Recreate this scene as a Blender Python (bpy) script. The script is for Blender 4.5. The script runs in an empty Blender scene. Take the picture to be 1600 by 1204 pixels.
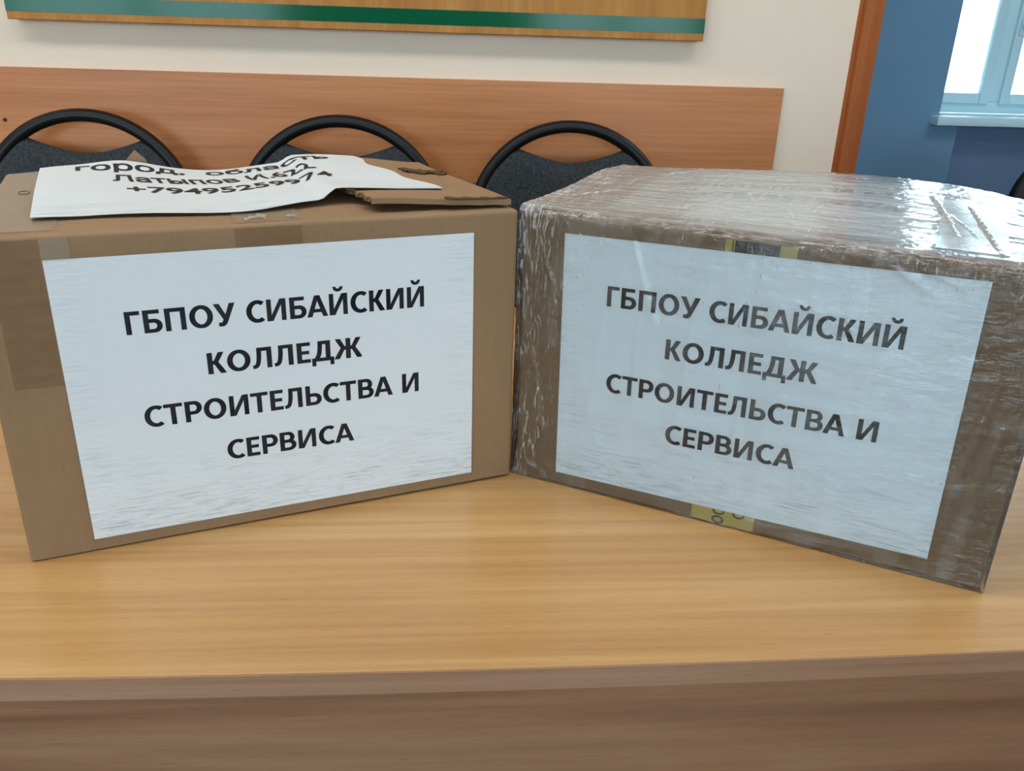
import bpy, bmesh, math, random
import numpy as np
from mathutils import Matrix, Vector, noise

sc = bpy.context.scene
COL = sc.collection
PI = math.pi

# ------------------------------------------------------------------ camera
cd = bpy.data.cameras.new('camera')
cam = bpy.data.objects.new('camera', cd); COL.objects.link(cam)
cd.sensor_fit = 'HORIZONTAL'; cd.sensor_width = 36.0
cd.lens = 1319.94 / 1600 * 36.0
cd.clip_start = 0.02; cd.clip_end = 200
cx_ = Vector((0.9967, -0.0751, 0.0301)).normalized()
cf_ = Vector((0.0809, 0.9193, -0.3852)).normalized()
cu_ = cx_.cross(cf_).normalized(); cx_ = cf_.cross(cu_).normalized()
M = Matrix.Identity(4)
for i in range(3):
    M[i][0] = cx_[i]; M[i][1] = cu_[i]; M[i][2] = -cf_[i]
M[0][3], M[1][3], M[2][3] = 0.0, 0.0, 1.115
cam.matrix_world = M
sc.camera = cam

# ------------------------------------------------------------------ world, lights, exposure
sc.view_settings.view_transform = 'Standard'
sc.view_settings.look = 'None'
sc.view_settings.gamma = 1.0
sc.view_settings.use_curve_mapping = False
sc.view_settings.exposure = 0.08
w = bpy.data.worlds.new('sky'); sc.world = w
w.use_nodes = True
bg = w.node_tree.nodes['Background']
bg.inputs['Color'].default_value = (0.62, 0.86, 1.0, 1)
bg.inputs['Strength'].default_value = 6.0

def area(name, loc, direction, sx, sy, power, color):
    ld = bpy.data.lights.new(name, 'AREA'); ld.shape = 'RECTANGLE'
    ld.size = sx; ld.size_y = sy; ld.energy = power; ld.color = color
    o = bpy.data.objects.new(name, ld); COL.objects.link(o)
    o.location = loc
    o.rotation_euler = Vector(direction).to_track_quat('-Z', 'Y').to_euler()
    return o

area('daylight_rear_window_left', (-3.0, -5.56, 1.6), (0, 1, -0.04), 2.8, 1.5, 88, (0.60, 0.84, 1.0))
area('daylight_rear_window_right', (1.8, -5.56, 1.6), (0, 1, -0.04), 1.8, 1.5, 57, (0.66, 0.87, 1.0))
area('daylight_far_window', (2.95, 4.25, 1.65), (-0.25, -1, -0.25), 1.5, 1.4, 30, (0.60, 0.86, 1.0))
area('ceiling_lamp_light', (-0.9, 0.45, 2.8), (0, 0, -1), 5.4, 0.5, 44, (0.95, 0.99, 1.0))
area('added_fill_far', (2.6, 1.9, 2.8), (0, 0, -1), 1.2, 0.6, 17, (0.9, 0.97, 1.0))  # added fill to brighten the far blue wall, no fixture known there

# ------------------------------------------------------------------ materials
def S(r, g, b):
    f = lambda c: (c / 12.92 if c <= 0.04045 else ((c + 0.055) / 1.055) ** 2.4)
    return (f(r / 255), f(g / 255), f(b / 255), 1.0)

class NT:
    def __init__(s, name):
        s.m = bpy.data.materials.new(name); s.m.use_nodes = True
        s.t = s.m.node_tree; s.b = s.t.nodes['Principled BSDF']
        s.out = s.t.nodes['Material Output']
    def n(s, typ, **kw):
        nd = s.t.nodes.new(typ)
        for k, v in kw.items():
            if k in nd.inputs: nd.inputs[k].default_value = v
            else: setattr(nd, k, v)
        return nd
    def l(s, a, b): s.t.links.new(a, b)
    def coords(s, scale=(1, 1, 1), rot=(0, 0, 0)):
        tc = s.n('ShaderNodeTexCoord'); mp = s.n('ShaderNodeMapping')
        mp.inputs['Scale'].default_value = scale; mp.inputs['Rotation'].default_value = rot
        s.l(tc.outputs['Object'], mp.inputs['Vector']); return mp.outputs['Vector']
    def noise(s, vec, scale=1.0, detail=4, rough=0.55, dist=0.0):
        nd = s.n('ShaderNodeTexNoise'); nd.inputs['Scale'].default_value = scale
        nd.inputs['Detail'].default_value = detail; nd.inputs['Roughness'].default_value = rough
        nd.inputs['Distortion'].default_value = dist
        s.l(vec, nd.inputs['Vector']); return nd.outputs['Fac']
    def ramp(s, fac, stops):
        r = s.n('ShaderNodeValToRGB'); e = r.color_ramp.elements
        while len(e) < len(stops): e.new(0.5)
        for el, (p, c) in zip(e, stops): el.position = p; el.color = c if len(c) == 4 else (*c, 1)
        s.l(fac, r.inputs['Fac']); return r.outputs['Color']
    def mix(s, a, b, fac, mode='MIX'):
        m = s.n('ShaderNodeMix', data_type='RGBA', blend_type=mode)
        for sock, v in ((m.inputs[6], a), (m.inputs[7], b), (m.inputs[0], fac)):
            if hasattr(v, 'links'): s.l(v, sock)
            else: sock.default_value = v
        return m.outputs[2]
    def math(s, op, a, b=0.0, clamp=False):
        m = s.n('ShaderNodeMath', operation=op, use_clamp=clamp)
        for sock, v in ((m.inputs[0], a), (m.inputs[1], b)):
            if hasattr(v, 'links'): s.l(v, sock)
            else: sock.default_value = v
        return m.outputs[0]
    def bump(s, h, strength=0.2, dist=0.001):
        b = s.n('ShaderNodeBump'); b.inputs['Strength'].default_value = strength
        b.inputs['Distance'].default_value = dist
        s.l(h, b.inputs['Height']); s.l(b.outputs['Normal'], s.b.inputs['Normal']); return b
    def set(s, color=None, rough=0.5, metal=0.0, spec=0.5):
        if color is not None:
            if hasattr(color, 'links'): s.l(color, s.b.inputs['Base Color'])
            else: s.b.inputs['Base Color'].default_value = color
        s.b.inputs['Roughness'].default_value = rough; s.b.inputs['Metallic'].default_value = metal
        s.b.inputs['Specular IOR Level'].default_value = spec
        return s.m

def plain(name, col, rough=0.5, metal=0.0, spec=0.5):
    return NT(name).set(col, rough, metal, spec)

def wood(name, dark, mid, light, along='X', rough=0.32, spec=0.5, pore=0.35, zs=1.0):
    k = NT(name)
    def sc3(a, c):
        return {'X': (a, c, c), 'Z': (c, c, a)}[along]
    v1 = k.coords(sc3(0.9 * zs, 17 * zs)); n1 = k.noise(v1, 1.0, 5, 0.6, 0.6)
    v2 = k.coords(sc3(2.5 * zs, 120 * zs)); n2 = k.noise(v2, 1.0, 3, 0.6, 0.2)
    v3 = k.coords(sc3(60, 900)); n3 = k.noise(v3, 1.0, 2, 0.5)
    v4 = k.coords(sc3(0.5, 2.2)); n4 = k.noise(v4, 1.3, 2, 0.5)
    c = k.ramp(n1, [(0.28, dark), (0.5, mid), (0.72, light)])
    c = k.mix(c, k.ramp(n2, [(0.3, (0.78, 0.76, 0.74, 1)), (0.6, (1, 1, 1, 1)), (0.85, (1.0, 1.0, 1.0, 1))]), 0.75, 'MULTIPLY')
    c = k.mix(c, k.ramp(n4, [(0.35, (0.9, 0.86, 0.82, 1)), (0.65, (1, 1, 1, 1))]), 0.8, 'MULTIPLY')
    c = k.mix(c, k.ramp(n3, [(0.30, (0.5, 0.42, 0.36, 1)), (0.37, (1, 1, 1, 1))]), pore, 'MULTIPLY')
    k.set(c, rough, 0, spec)
    k.bump(n2, 0.05, 0.0004)
    return k.m

MAT = {}
MAT['beech_top'] = wood('beech_top', S(200, 150, 94), S(214, 166, 108), S(226, 184, 130), rough=0.30)
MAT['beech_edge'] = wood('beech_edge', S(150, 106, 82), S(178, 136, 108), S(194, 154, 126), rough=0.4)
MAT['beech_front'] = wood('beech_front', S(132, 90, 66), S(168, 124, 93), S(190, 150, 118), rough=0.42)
MAT['panel_wood'] = wood('panel_wood', S(196, 124, 76), S(214, 140, 88), S(226, 154, 104), rough=0.34, spec=0.32)
MAT['board_wood'] = wood('board_wood', S(184, 124, 56), S(198, 136, 64), S(208, 150, 80), along='Z', rough=0.5, spec=0.3)
MAT['trim_wood'] = wood('trim_wood', S(172, 94, 46), S(186, 104, 52), S(196, 116, 62), along='Z', rough=0.55, spec=0.3)

def paint(name, col, amt=0.05, rough=0.85):
    k = NT(name)
    n = k.noise(k.coords((1, 1, 1)), 2.2, 4, 0.6)
    c = k.mix(col, k.ramp(n, [(0.3, (1 - amt, 1 - amt, 1 - amt, 1)), (0.7, (1, 1, 1, 1))]), 1.0, 'MULTIPLY')
    k.set(c, rough, 0, 0.3)
    n2 = k.noise(k.coords((1, 1, 1)), 160, 3, 0.6)
    k.bump(n2, 0.12, 0.0006)
    return k.m
MAT['wall_cream'] = paint('wall_cream', S(252, 233, 212))
MAT['wall_blue'] = paint('wall_blue', S(120, 158, 188))
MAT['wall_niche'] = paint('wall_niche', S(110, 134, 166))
MAT['ceiling'] = paint('ceiling_white', S(235, 232, 225))
MAT['floor'] = wood('floor_laminate', S(120, 84, 56), S(140, 100, 68), S(156, 116, 82), rough=0.4)
MAT['window_flare_white'] = plain('window_flare_white', S(212, 242, 250), 0.3)  # white frame tinted cyan: backlit flare painted into its colour
MAT['chrome'] = plain('chrome', S(200, 202, 205), 0.2, 1.0)
MAT['black_tube'] = plain('black_tube', S(17, 17, 19), 0.42, 0.0, 0.35)
MAT['black_vinyl'] = plain('black_vinyl', S(14, 14, 16), 0.6)
MAT['screw_dark'] = plain('screw_dark', S(42, 30, 26), 0.5)
MAT['ink'] = plain('ink', S(16, 20, 26), 0.55)
MAT['ink_faint'] = plain('ink_faint', S(96, 94, 94), 0.6)
MAT['green_vinyl'] = plain('green_vinyl', S(0, 92, 60), 0.12, 0.0, 0.16)

def glass(name):
    k = NT(name)
    tr = k.n('ShaderNodeBsdfTransparent'); gl = k.n('ShaderNodeBsdfGlossy')
    gl.inputs['Roughness'].default_value = 0.02
    mx = k.n('ShaderNodeMixShader'); fr = k.n('ShaderNodeFresnel')
    k.l(fr.outputs[0], mx.inputs[0]); k.l(tr.outputs[0], mx.inputs[1]); k.l(gl.outputs[0], mx.inputs[2])
    k.l(mx.outputs[0], k.out.inputs['Surface']); return k.m
MAT['glass'] = glass('window_glass')

def fabric():
    k = NT('charcoal_fabric')
    n1 = k.noise(k.coords((160, 160, 700)), 1.0, 3, 0.7)
    n2 = k.noise(k.coords((700, 160, 160)), 1.0, 3, 0.7)
    n = k.math('MULTIPLY', k.math('ADD', n1, n2), 0.5)
    c = k.ramp(n, [(0.36, S(34, 37, 40)), (0.5, S(58, 62, 66)), (0.66, S(92, 97, 101))])
    k.set(c, 0.9, 0, 0.2); k.bump(n, 0.4, 0.001); return k.m
MAT['fabric'] = fabric()

def cardboard(name, col, dk):
    k = NT(name)
    n1 = k.noise(k.coords((7, 7, 5)), 1.0, 4, 0.6)
    n2 = k.noise(k.coords((240, 240, 60)), 1.0, 3, 0.7)
    n3 = k.noise(k.coords((1, 1, 1)), 420, 2, 0.6)
    c = k.ramp(n1, [(0.3, dk), (0.7, col)])
    c = k.mix(c, k.ramp(n2, [(0.3, (0.9, 0.89, 0.88, 1)), (0.7, (1.04, 1.04, 1.04, 1))]), 0.6, 'MULTIPLY')
    c = k.mix(c, k.ramp(n3, [(0.28, (0.72, 0.7, 0.68, 1)), (0.42, (1, 1, 1, 1))]), 0.35, 'MULTIPLY')
    k.set(c, 0.75, 0, 0.25)
    fl = k.noise(k.coords((150, 150, 4)), 1.0, 2, 0.5)
    k.bump(fl, 0.15, 0.0006); return k.m
MAT['cardboard'] = cardboard('cardboard', S(164, 131, 99), S(151, 120, 89))
MAT['cardboard_dark'] = cardboard('cardboard_dark', S(112, 84, 56), S(84, 60, 38))
MAT['cardboard_grey'] = cardboard('cardboard_grey', S(146, 117, 86), S(134, 106, 78))

def tape(name, col, opac, rough=0.18):
    k = NT(name)
    n = k.noise(k.coords((40, 40, 160)), 1.0, 4, 0.6)
    k.set(col, rough, 0, 0.6); k.bump(n, 0.35, 0.001)
    tr = k.n('ShaderNodeBsdfTransparent'); mx = k.n('ShaderNodeMixShader')
    op = k.math('ADD', opac, k.math('MULTIPLY', k.math('SUBTRACT', n, 0.5), 0.25), True)
    k.l(op, mx.inputs[0]); k.l(tr.outputs[0], mx.inputs[1]); k.l(k.b.outputs[0], mx.inputs[2])
    k.l(mx.outputs[0], k.out.inputs['Surface']); return k.m
MAT['tape_clear'] = tape('tape_clear', S(196, 184, 164), 0.22)
MAT['tape_brown'] = tape('tape_brown', S(150, 116, 84), 0.16)
MAT['tape_silver'] = tape('tape_silver', S(196, 194, 188), 0.55)
MAT['tape_shred'] = tape('tape_shred', S(226, 220, 206), 0.42)
MAT['tape_yellow'] = plain('tape_yellow', S(196, 172, 84), 0.4)
MAT['tape_black'] = plain('tape_black', S(9, 9, 10), 0.4)

def paper(name, smudge=0.55, col=S(236, 240, 244)):
    # local x = across the sheet, local z (or y) = up the sheet, origin in the middle
    k = NT(name)
    tc = k.n('ShaderNodeTexCoord'); sep = k.n('ShaderNodeSeparateXYZ')
    k.l(tc.outputs['Object'], sep.inputs[0])
    x, z = sep.outputs['X'], sep.outputs['Z']
    low = k.math('SUBTRACT', 1.0, k.math('DIVIDE', k.math('ADD', z, 0.105), 0.075), True)
    sx = k.math('DIVIDE', k.math('SUBTRACT', k.math('ABSOLUTE', x), 0.118), 0.02, True)
    top = k.math('DIVIDE', k.math('SUBTRACT', z, 0.082), 0.02, True)
    mask = k.math('ADD', k.math('ADD', low, k.math('MULTIPLY', sx, 0.30)), k.math('MULTIPLY', top, 0.2), True)
    streak = k.noise(k.coords((34, 34, 620), (0, 0.03, 0)), 1.0, 4, 0.65, 0.4)
    patch = k.noise(k.coords((16, 16, 34)), 1.0, 3, 0.6)
    st = k.n('ShaderNodeMapRange'); st.inputs[1].default_value = 0.48; st.inputs[2].default_value = 0.64
    k.l(streak, st.inputs[0])
    pt = k.n('ShaderNodeMapRange'); pt.inputs[1].default_value = 0.40; pt.inputs[2].default_value = 0.56
    k.l(patch, pt.inputs[0])
    f = k.math('MULTIPLY', k.math('MULTIPLY', st.outputs[0], pt.outputs[0]), k.math('MULTIPLY', mask, smudge), True)
    c = k.mix(col, S(92, 102, 112), f)
    k.set(c, 0.5, 0, 0.35)
    wr = k.noise(k.coords((60, 60, 260)), 1.0, 3, 0.6, 0.8)
    h = k.math('MULTIPLY', wr, k.math('ADD', mask, 0.06))
    k.bump(h, 0.5, 0.0022)
    return k.m
MAT['paper'] = paper('paper', 0.42)
MAT['paper_wrapped'] = paper('paper_wrapped', 0.45, S(240, 245, 248))
def paper_lying(name, col=S(222, 228, 230)):
    k = NT(name)
    tc = k.n('ShaderNodeTexCoord'); sep = k.n('ShaderNodeSeparateXYZ'); k.l(tc.outputs['Object'], sep.inputs[0])
    m = k.math('SUBTRACT', 1.0, k.math('DIVIDE', k.math('SUBTRACT', sep.outputs['Y'], 0.04), 0.07), True)
    st = k.noise(k.coords((18, 260, 18)), 1.0, 4, 0.65, 0.5); pt = k.noise(k.coords((26, 40, 26)), 1.0, 3, 0.6)
    f = k.math('MULTIPLY', k.math('MULTIPLY', k.math('MULTIPLY', k.math('SUBTRACT', st, 0.48), 5.0, True), k.math('MULTIPLY', k.math('SUBTRACT', pt, 0.42), 6.0, True)), k.math('MULTIPLY', m, 0.5), True)
    k.set(k.mix(col, S(96, 104, 112), f), 0.5, 0, 0.35); return k.m
MAT['paper_top'] = paper_lying('paper_top')

def film(name):
    k = NT(name)
    tr = k.n('ShaderNodeBsdfTransparent'); tr.inputs['Color'].default_value = (0.97, 0.98, 0.985, 1)
    gl = k.n('ShaderNodeBsdfGlossy'); gl.inputs['Roughness'].default_value = 0.06
    df = k.n('ShaderNodeBsdfDiffuse'); df.inputs['Color'].default_value = S(232, 234, 234)
    fr = k.n('ShaderNodeFresnel'); fr.inputs['IOR'].default_value = 1.55
    na = k.noise(k.coords((30, 30, 190), (0, 0.5, 0)), 1.0, 4, 0.62, 1.2)
    nb = k.noise(k.coords((16, 230, 40), (0, 0, 0.12)), 1.0, 4, 0.6, 0.9)
    nc = k.noise(k.coords((90, 90, 90)), 1.0, 3, 0.6, 0.6)
    h = k.math('ADD', k.math('ADD', na, nb), k.math('MULTIPLY', nc, 0.5))
    bp = k.n('ShaderNodeBump'); bp.inputs['Strength'].default_value = 0.75; bp.inputs['Distance'].default_value = 0.0016
    k.l(h, bp.inputs['Height'])
    k.l(bp.outputs[0], gl.inputs['Normal']); k.l(bp.outputs[0], fr.inputs['Normal'])
    # cloudy stretched film: thin milky patches
    hz = k.n('ShaderNodeMapRange'); hz.inputs[1].default_value = 0.35; hz.inputs[2].default_value = 0.8
    hz.inputs[3].default_value = 0.004; hz.inputs[4].default_value = 0.045
    k.l(nb, hz.inputs[0])
    # film over the top: its broad pale reflection painted in as haze
    tc = k.n('ShaderNodeTexCoord'); sp = k.n('ShaderNodeSeparateXYZ'); k.l(tc.outputs['Object'], sp.inputs[0])
    top_sheen = k.math('MULTIPLY', k.math('SUBTRACT', sp.outputs['Z'], 0.2375), 500.0, True)
    hzf = k.math('ADD', hz.outputs[0], k.math('MULTIPLY', top_sheen, k.math('ADD', 0.33, k.math('MULTIPLY', hz.outputs[0], 3.5))))
    k.l(k.math('SUBTRACT', 0.75, k.math('MULTIPLY', top_sheen, 0.40)), bp.inputs['Strength'])
    edge = k.math('MULTIPLY', k.math('SUBTRACT', sp.outputs['Z'], 0.2322), 500.0, True)
    m1 = k.n('ShaderNodeMixShader'); m2 = k.n('ShaderNodeMixShader')
    X_, Y_, Z_ = sp.outputs['X'], sp.outputs['Y'], sp.outputs['Z']
    # film creases, white glints painted in as fine pale streaks, denser at the loose left end and under the top edge
    s1 = k.noise(k.coords((330, 40, 60), (0, 0.42, 0)), 1.0, 3, 0.6, 1.6)
    s2 = k.noise(k.coords((46, 40, 360), (0, -0.10, 0)), 1.0, 2, 0.6, 0.5)
    pm = k.noise(k.coords((19, 19, 15)), 1.0, 2, 0.6)
    left = k.math('SUBTRACT', 1.0, k.math('DIVIDE', X_, 0.055), True)
    up = k.math('DIVIDE', k.math('SUBTRACT', Z_, 0.150), 0.085, True)
    dens = k.math('ADD', k.math('MULTIPLY', left, 0.12), k.math('MULTIPLY', up, 0.055))
    thr = lambda f, lo, dn: k.math('MULTIPLY', k.math('SUBTRACT', k.math('ADD', f, dn), lo), 9.0, True)
    gate = k.math('MULTIPLY', k.math('SUBTRACT', k.math('ADD', pm, dens), 0.50), 9.0, True)
    cre = k.math('MULTIPLY', gate, k.math('MAXIMUM', thr(s1, 0.645, dens), thr(s2, 0.72, k.math('MULTIPLY', up, 0.05))))
    bands = k.noise(k.coords((26, 1, 3.0), (0, 0.16, 0)), 1.0, 3, 0.6, 0.4)  # broad vertical sheen, painted into the haze
    bnd = k.math('MULTIPLY', k.math('SUBTRACT', bands, 0.53), 0.9, True)
    hzf = k.math('ADD', hzf, k.math('ADD', k.math('MULTIPLY', cre, 0.42), k.math('MINIMUM', bnd, 0.06)), True)
    k.l(hzf, m1.inputs[0]); k.l(tr.outputs[0], m1.inputs[1]); k.l(df.outputs[0], m1.inputs[2])
    ff = k.math('MULTIPLY', fr.outputs[0], k.math('SUBTRACT', k.math('ADD', 0.95, k.math('MULTIPLY', edge, 1.4)), k.math('MULTIPLY', top_sheen, 1.15)), True)
    k.l(ff, m2.inputs[0]); k.l(m1.outputs[0], m2.inputs[1]); k.l(gl.outputs[0], m2.inputs[2])
    k.l(m2.outputs[0], k.out.inputs['Surface']); return k.m
MAT['film'] = film('stretch_film')

# ------------------------------------------------------------------ object helpers
def link(name, me, mat, parent=None, loc=None, smooth=None):
    o = bpy.data.objects.new(name, me); COL.objects.link(o)
    if mat: me.materials.append(MAT[mat] if isinstance(mat, str) else mat)
    if parent: o.parent = parent
    if loc: o.location = loc
    if smooth is not None:
        for p in me.polygons: p.use_smooth = True
        if smooth > 0: me.set_sharp_from_angle(angle=math.radians(smooth))
    return o

def bm_obj(name, bm, mat, parent=None, loc=None, smooth=None):
    bmesh.ops.recalc_face_normals(bm, faces=bm.faces)
    me = bpy.data.meshes.new(name); bm.to_mesh(me); bm.free()
    return link(name, me, mat, parent, loc, smooth)

def raw_obj(name, verts, faces, mat, parent=None, loc=None, smooth=None):
    me = bpy.data.meshes.new(name); me.from_pydata([tuple(v) for v in verts], [], [tuple(f) for f in faces]); me.update()
    return link(name, me, mat, parent, loc, smooth)

def add_box(bm, x0, x1, y0, y1, z0, z1, bev=0.0, seg=2):
    t = bmesh.new(); bmesh.ops.create_cube(t, size=1)
    for v in t.verts:
        v.co = Vector((x0 + (v.co.x + .5) * (x1 - x0), y0 + (v.co.y + .5) * (y1 - y0), z0 + (v.co.z + .5) * (z1 - z0)))
    if bev: bmesh.ops.bevel(t, geom=list(t.edges), offset=bev, segments=seg, affect='EDGES', profile=0.5)
    me = bpy.data.meshes.new('t'); t.to_mesh(me); t.free(); bm.from_mesh(me); bpy.data.meshes.remove(me)

def box(name, x0, x1, y0, y1, z0, z1, mat, parent=None, bev=0.0, seg=2, loc=None):
    bm = bmesh.new(); add_box(bm, x0, x1, y0, y1, z0, z1, bev, seg)
    return bm_obj(name, bm, mat, parent, loc, 30 if bev else None)

def tube_mesh(bm, pts, r, n=12, closed=False):
    pts = [Vector(p) for p in pts]; N = len(pts); rings = []
    up = Vector((0.03, 0.02, 1)).normalized()
    t0 = None; ref = None
    for i in range(N):
        a = pts[(i - 1) % N] if (closed or i > 0) else pts[i]
        b = pts[(i + 1) % N] if (closed or i < N - 1) else pts[i]
        t = (b - a).normalized()
        if ref is None:
            ref = t.orthogonal().normalized()
        else:
            ref = (ref - t * ref.dot(t)).normalized()
        s = t.cross(ref)
        rings.append([bm.verts.new(pts[i] + (ref * math.cos(2 * PI * k / n) + s * math.sin(2 * PI * k / n)) * r) for k in range(n)])
    M_ = N if closed else N - 1
    for i in range(M_):
        A, B = rings[i], rings[(i + 1) % N]
        off = 0
        if closed and i == N - 1:
            off = min(range(n), key=lambda o: (A[0].co - B[o].co).length)
        for k in range(n):
            bm.faces.new((A[k], A[(k + 1) % n], B[(k + 1 + off) % n], B[(k + off) % n]))
    if not closed:
        bm.faces.new(list(reversed(rings[0]))); bm.faces.new(rings[-1])

def tube(name, pts, r, mat, parent=None, n=12, closed=False):
    bm = bmesh.new(); tube_mesh(bm, pts, r, n, closed); return bm_obj(name, bm, mat, parent, None, 60)

def smooth_path(pts, sub=6):
    P = [Vector(p) for p in pts]; out = []
    for i in range(len(P) - 1):
        p0 = P[max(i - 1, 0)]; p1 = P[i]; p2 = P[i + 1]; p3 = P[min(i + 2, len(P) - 1)]
        for k in range(sub):
            t = k / sub
            out.append(0.5 * ((2 * p1) + (p2 - p0) * t + (2 * p0 - 5 * p1 + 4 * p2 - p3) * t * t + (3 * p1 - p0 - 3 * p2 + p3) * t ** 3))
    out.append(P[-1]); return out

def empty(name, loc, rz=0.0):
    o = bpy.data.objects.new(name, None); COL.objects.link(o)
    o.location = loc; o.rotation_euler = (0, 0, rz); o.empty_display_size = 0.05
    return o

def tag(o, label=None, cat=None, group=None, kind=None):
    if label: o['label'] = label
    if cat: o['category'] = cat
    if group: o['group'] = group
    if kind: o['kind'] = kind
    return o

# ------------------------------------------------------------------ the room
W0 = 2.018                    # face of the wall that carries the panel
tag(box('floor', -5.6, 4.6, -5.7, 4.0, -0.1, 0.0, 'floor'), kind='structure')
tag(box('ceiling', -5.6, 4.6, -5.7, 4.0, 2.9, 3.0, 'ceiling'), kind='structure')
tag(box('wall_back', -5.6, 0.941, W0, W0 + 0.14, 0, 2.9, 'wall_cream'), kind='structure')
tag(box('wall_left', -5.7, -5.6, -5.7, 4.0, 0, 2.9, 'wall_cream'), kind='structure')
tag(box('wall_right', 4.6, 4.7, -5.7, 4.0, 0, 2.9, 'wall_blue'), kind='structure')
# end trim of the wall (wooden casing wrapping its end)
bm = bmesh.new()
add_box(bm, 0.942, 0.984, W0 - 0.022, W0 + 0.162, 0.0, 2.9, 0.003)
add_box(bm, 0.934, 0.942, W0 - 0.004, W0, 0.0, 2.9)
tag(bm_obj('trim_1', bm, 'trim_wood', None, None, 30), kind='structure')

# far wall with the window opening and the shallow niche under the sill
WX0, WX1, WZ0, WZ1 = 2.155, 3.85, 0.838, 2.35
bm = bmesh.new()
add_box(bm, -5.6, WX0, 3.7, 4.0, 0, 2.9)
add_box(bm, WX1, 4.6, 3.7, 4.0, 0, 2.9)
add_box(bm, WX0, WX1, 3.7, 4.0, WZ1, 2.9)
add_box(bm, WX0, 2.252, 3.7, 4.0, 0, 0.80)
tag(bm_obj('wall_far', bm, 'wall_blue'), kind='structure')
tag(box('trim_2', 2.252, WX1, 3.76, 4.0, 0, 0.80, 'wall_niche'), kind='structure')

def make_window(name, x0, x1, z0, z1, yf, d, mull, handle_x=None, sill=None, flip=1):
    r = empty(name, ((x0 + x1) / 2, yf, z0)); ox, oy, oz = r.location
    tag(r, kind='structure')
    def b(nm, a0, a1, b0, b1, c0, c1, mat, par=r, bev=0.004):
        return box(nm, a0 - ox, a1 - ox, b0 - oy, b1 - oy, c0 - oz, c1 - oz, mat, par, bev)
    f = 0.05
    bm = bmesh.new()
    for (a0, a1, c0, c1) in ((x0, x0 + f, z0, z1), (x1 - f, x1, z0, z1), (x0 + f, x1 - f, z0, z0 + f), (x0 + f, x1 - f, z1 - f, z1)):
        add_box(bm, a0 - ox, a1 - ox, yf - oy, yf + d - oy, c0 - oz, c1 - oz, 0.004)
    for m in mull:
        add_box(bm, m - 0.035 - ox, m + 0.035 - ox, yf - oy, yf + d - oy, z0 + f - oz, z1 - f - oz, 0.004)
    bm_obj('window_frame', bm, 'window_flare_white', r, None, 30)
    ed = [x0 + f] + [e for m in mull for e in (m - 0.035, m + 0.035)] + [x1 - f]
    s = 0.045; ys = yf - 0.018 * flip
    for i in range(0, len(ed), 2):
        a0, a1 = ed[i] - 0.008, ed[i + 1] + 0.008; c0, c1 = z0 + f - 0.008, z1 - f + 0.008
        bm = bmesh.new()
        for (p0, p1, q0, q1) in ((a0, a0 + s, c0, c1), (a1 - s, a1, c0, c1), (a0 + s, a1 - s, c0, c0 + s), (a0 + s, a1 - s, c1 - s, c1)):
            add_box(bm, p0 - ox, p1 - ox, ys - oy, ys + 0.05 - oy, q0 - oz, q1 - oz, 0.006)
        sash = bm_obj('sash', bm, 'window_flare_white', r, None, 30)
        bm = bmesh.new(); add_box(bm, a0 + s - 0.004 - ox, a1 - s + 0.004 - ox, ys + 0.02 - oy, ys + 0.026 - oy, c0 + s - 0.004 - oz, c1 - s + 0.004 - oz)
        bm_obj('pane', bm, 'glass', sash)
        if handle_x is not None and i == 2:
            bm = bmesh.new(); hx = a0 + 0.024
            add_box(bm, hx - 0.012 - ox, hx + 0.012 - ox, ys - 0.008 - oy, ys - oy, 1.17 - oz, 1.24 - oz, 0.003)
            add_box(bm, hx - 0.008 - ox, hx + 0.008 - ox, ys - 0.035 - oy, ys - 0.02 - oy, 1.20 - oz, 1.32 - oz, 0.005)
            add_box(bm, hx - 0.006 - ox, hx + 0.006 - ox, ys - 0.03 - oy, ys - 0.005 - oy, 1.2 - oz, 1.214 - oz)
            bm_obj('window_handle', bm, 'window_flare_white', sash, None, 30)
    if sill:
        b('window_sill', *sill, 'window_flare_white', r, 0.006)
    return r
make_window('window_1', WX0, WX1, WZ0, WZ1, 3.872, 0.07, [2.49, 3.17], handle_x=1, sill=(2.12, WX1 + 0.05, 3.64, 3.874, 0.800, 0.8378))

# wall behind the photographer, with the two windows that light the room
bm = bmesh.new()
RW = [(-4.4, -1.6), (0.9, 2.7)]
for a, c in ((-5.6, -4.4), (-1.6, 0.9), (2.7, 4.6)): add_box(bm, a, c, -5.7, -5.5, 0, 2.9)
for a, c in RW:
    add_box(bm, a, c, -5.7, -5.5, 0, 0.85); add_box(bm, a, c, -5.7, -5.5, 2.35, 2.9)
tag(bm_obj('wall_rear', bm, 'wall_cream'), kind='structure')
for i, (a, c) in enumerate(RW):
    r = empty('window_%d' % (i + 2), ((a + c) / 2, -5.53, 0.85)); tag(r, kind='structure')
    bm = bmesh.new(); hw = (c - a) / 2
    for p0, p1, q0, q1 in ((-hw, -hw + .07, 0, 1.5), (hw - .07, hw, 0, 1.5), (-hw + .07, hw - .07, 0, .07), (-hw + .07, hw - .07, 1.43, 1.5), (-.06, .06, .07, 1.43)):
        add_box(bm, p0, p1, -0.02, 0.03, q0, q1)
    bm_obj('window_frame', bm, 'window_flare_white', r)

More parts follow.
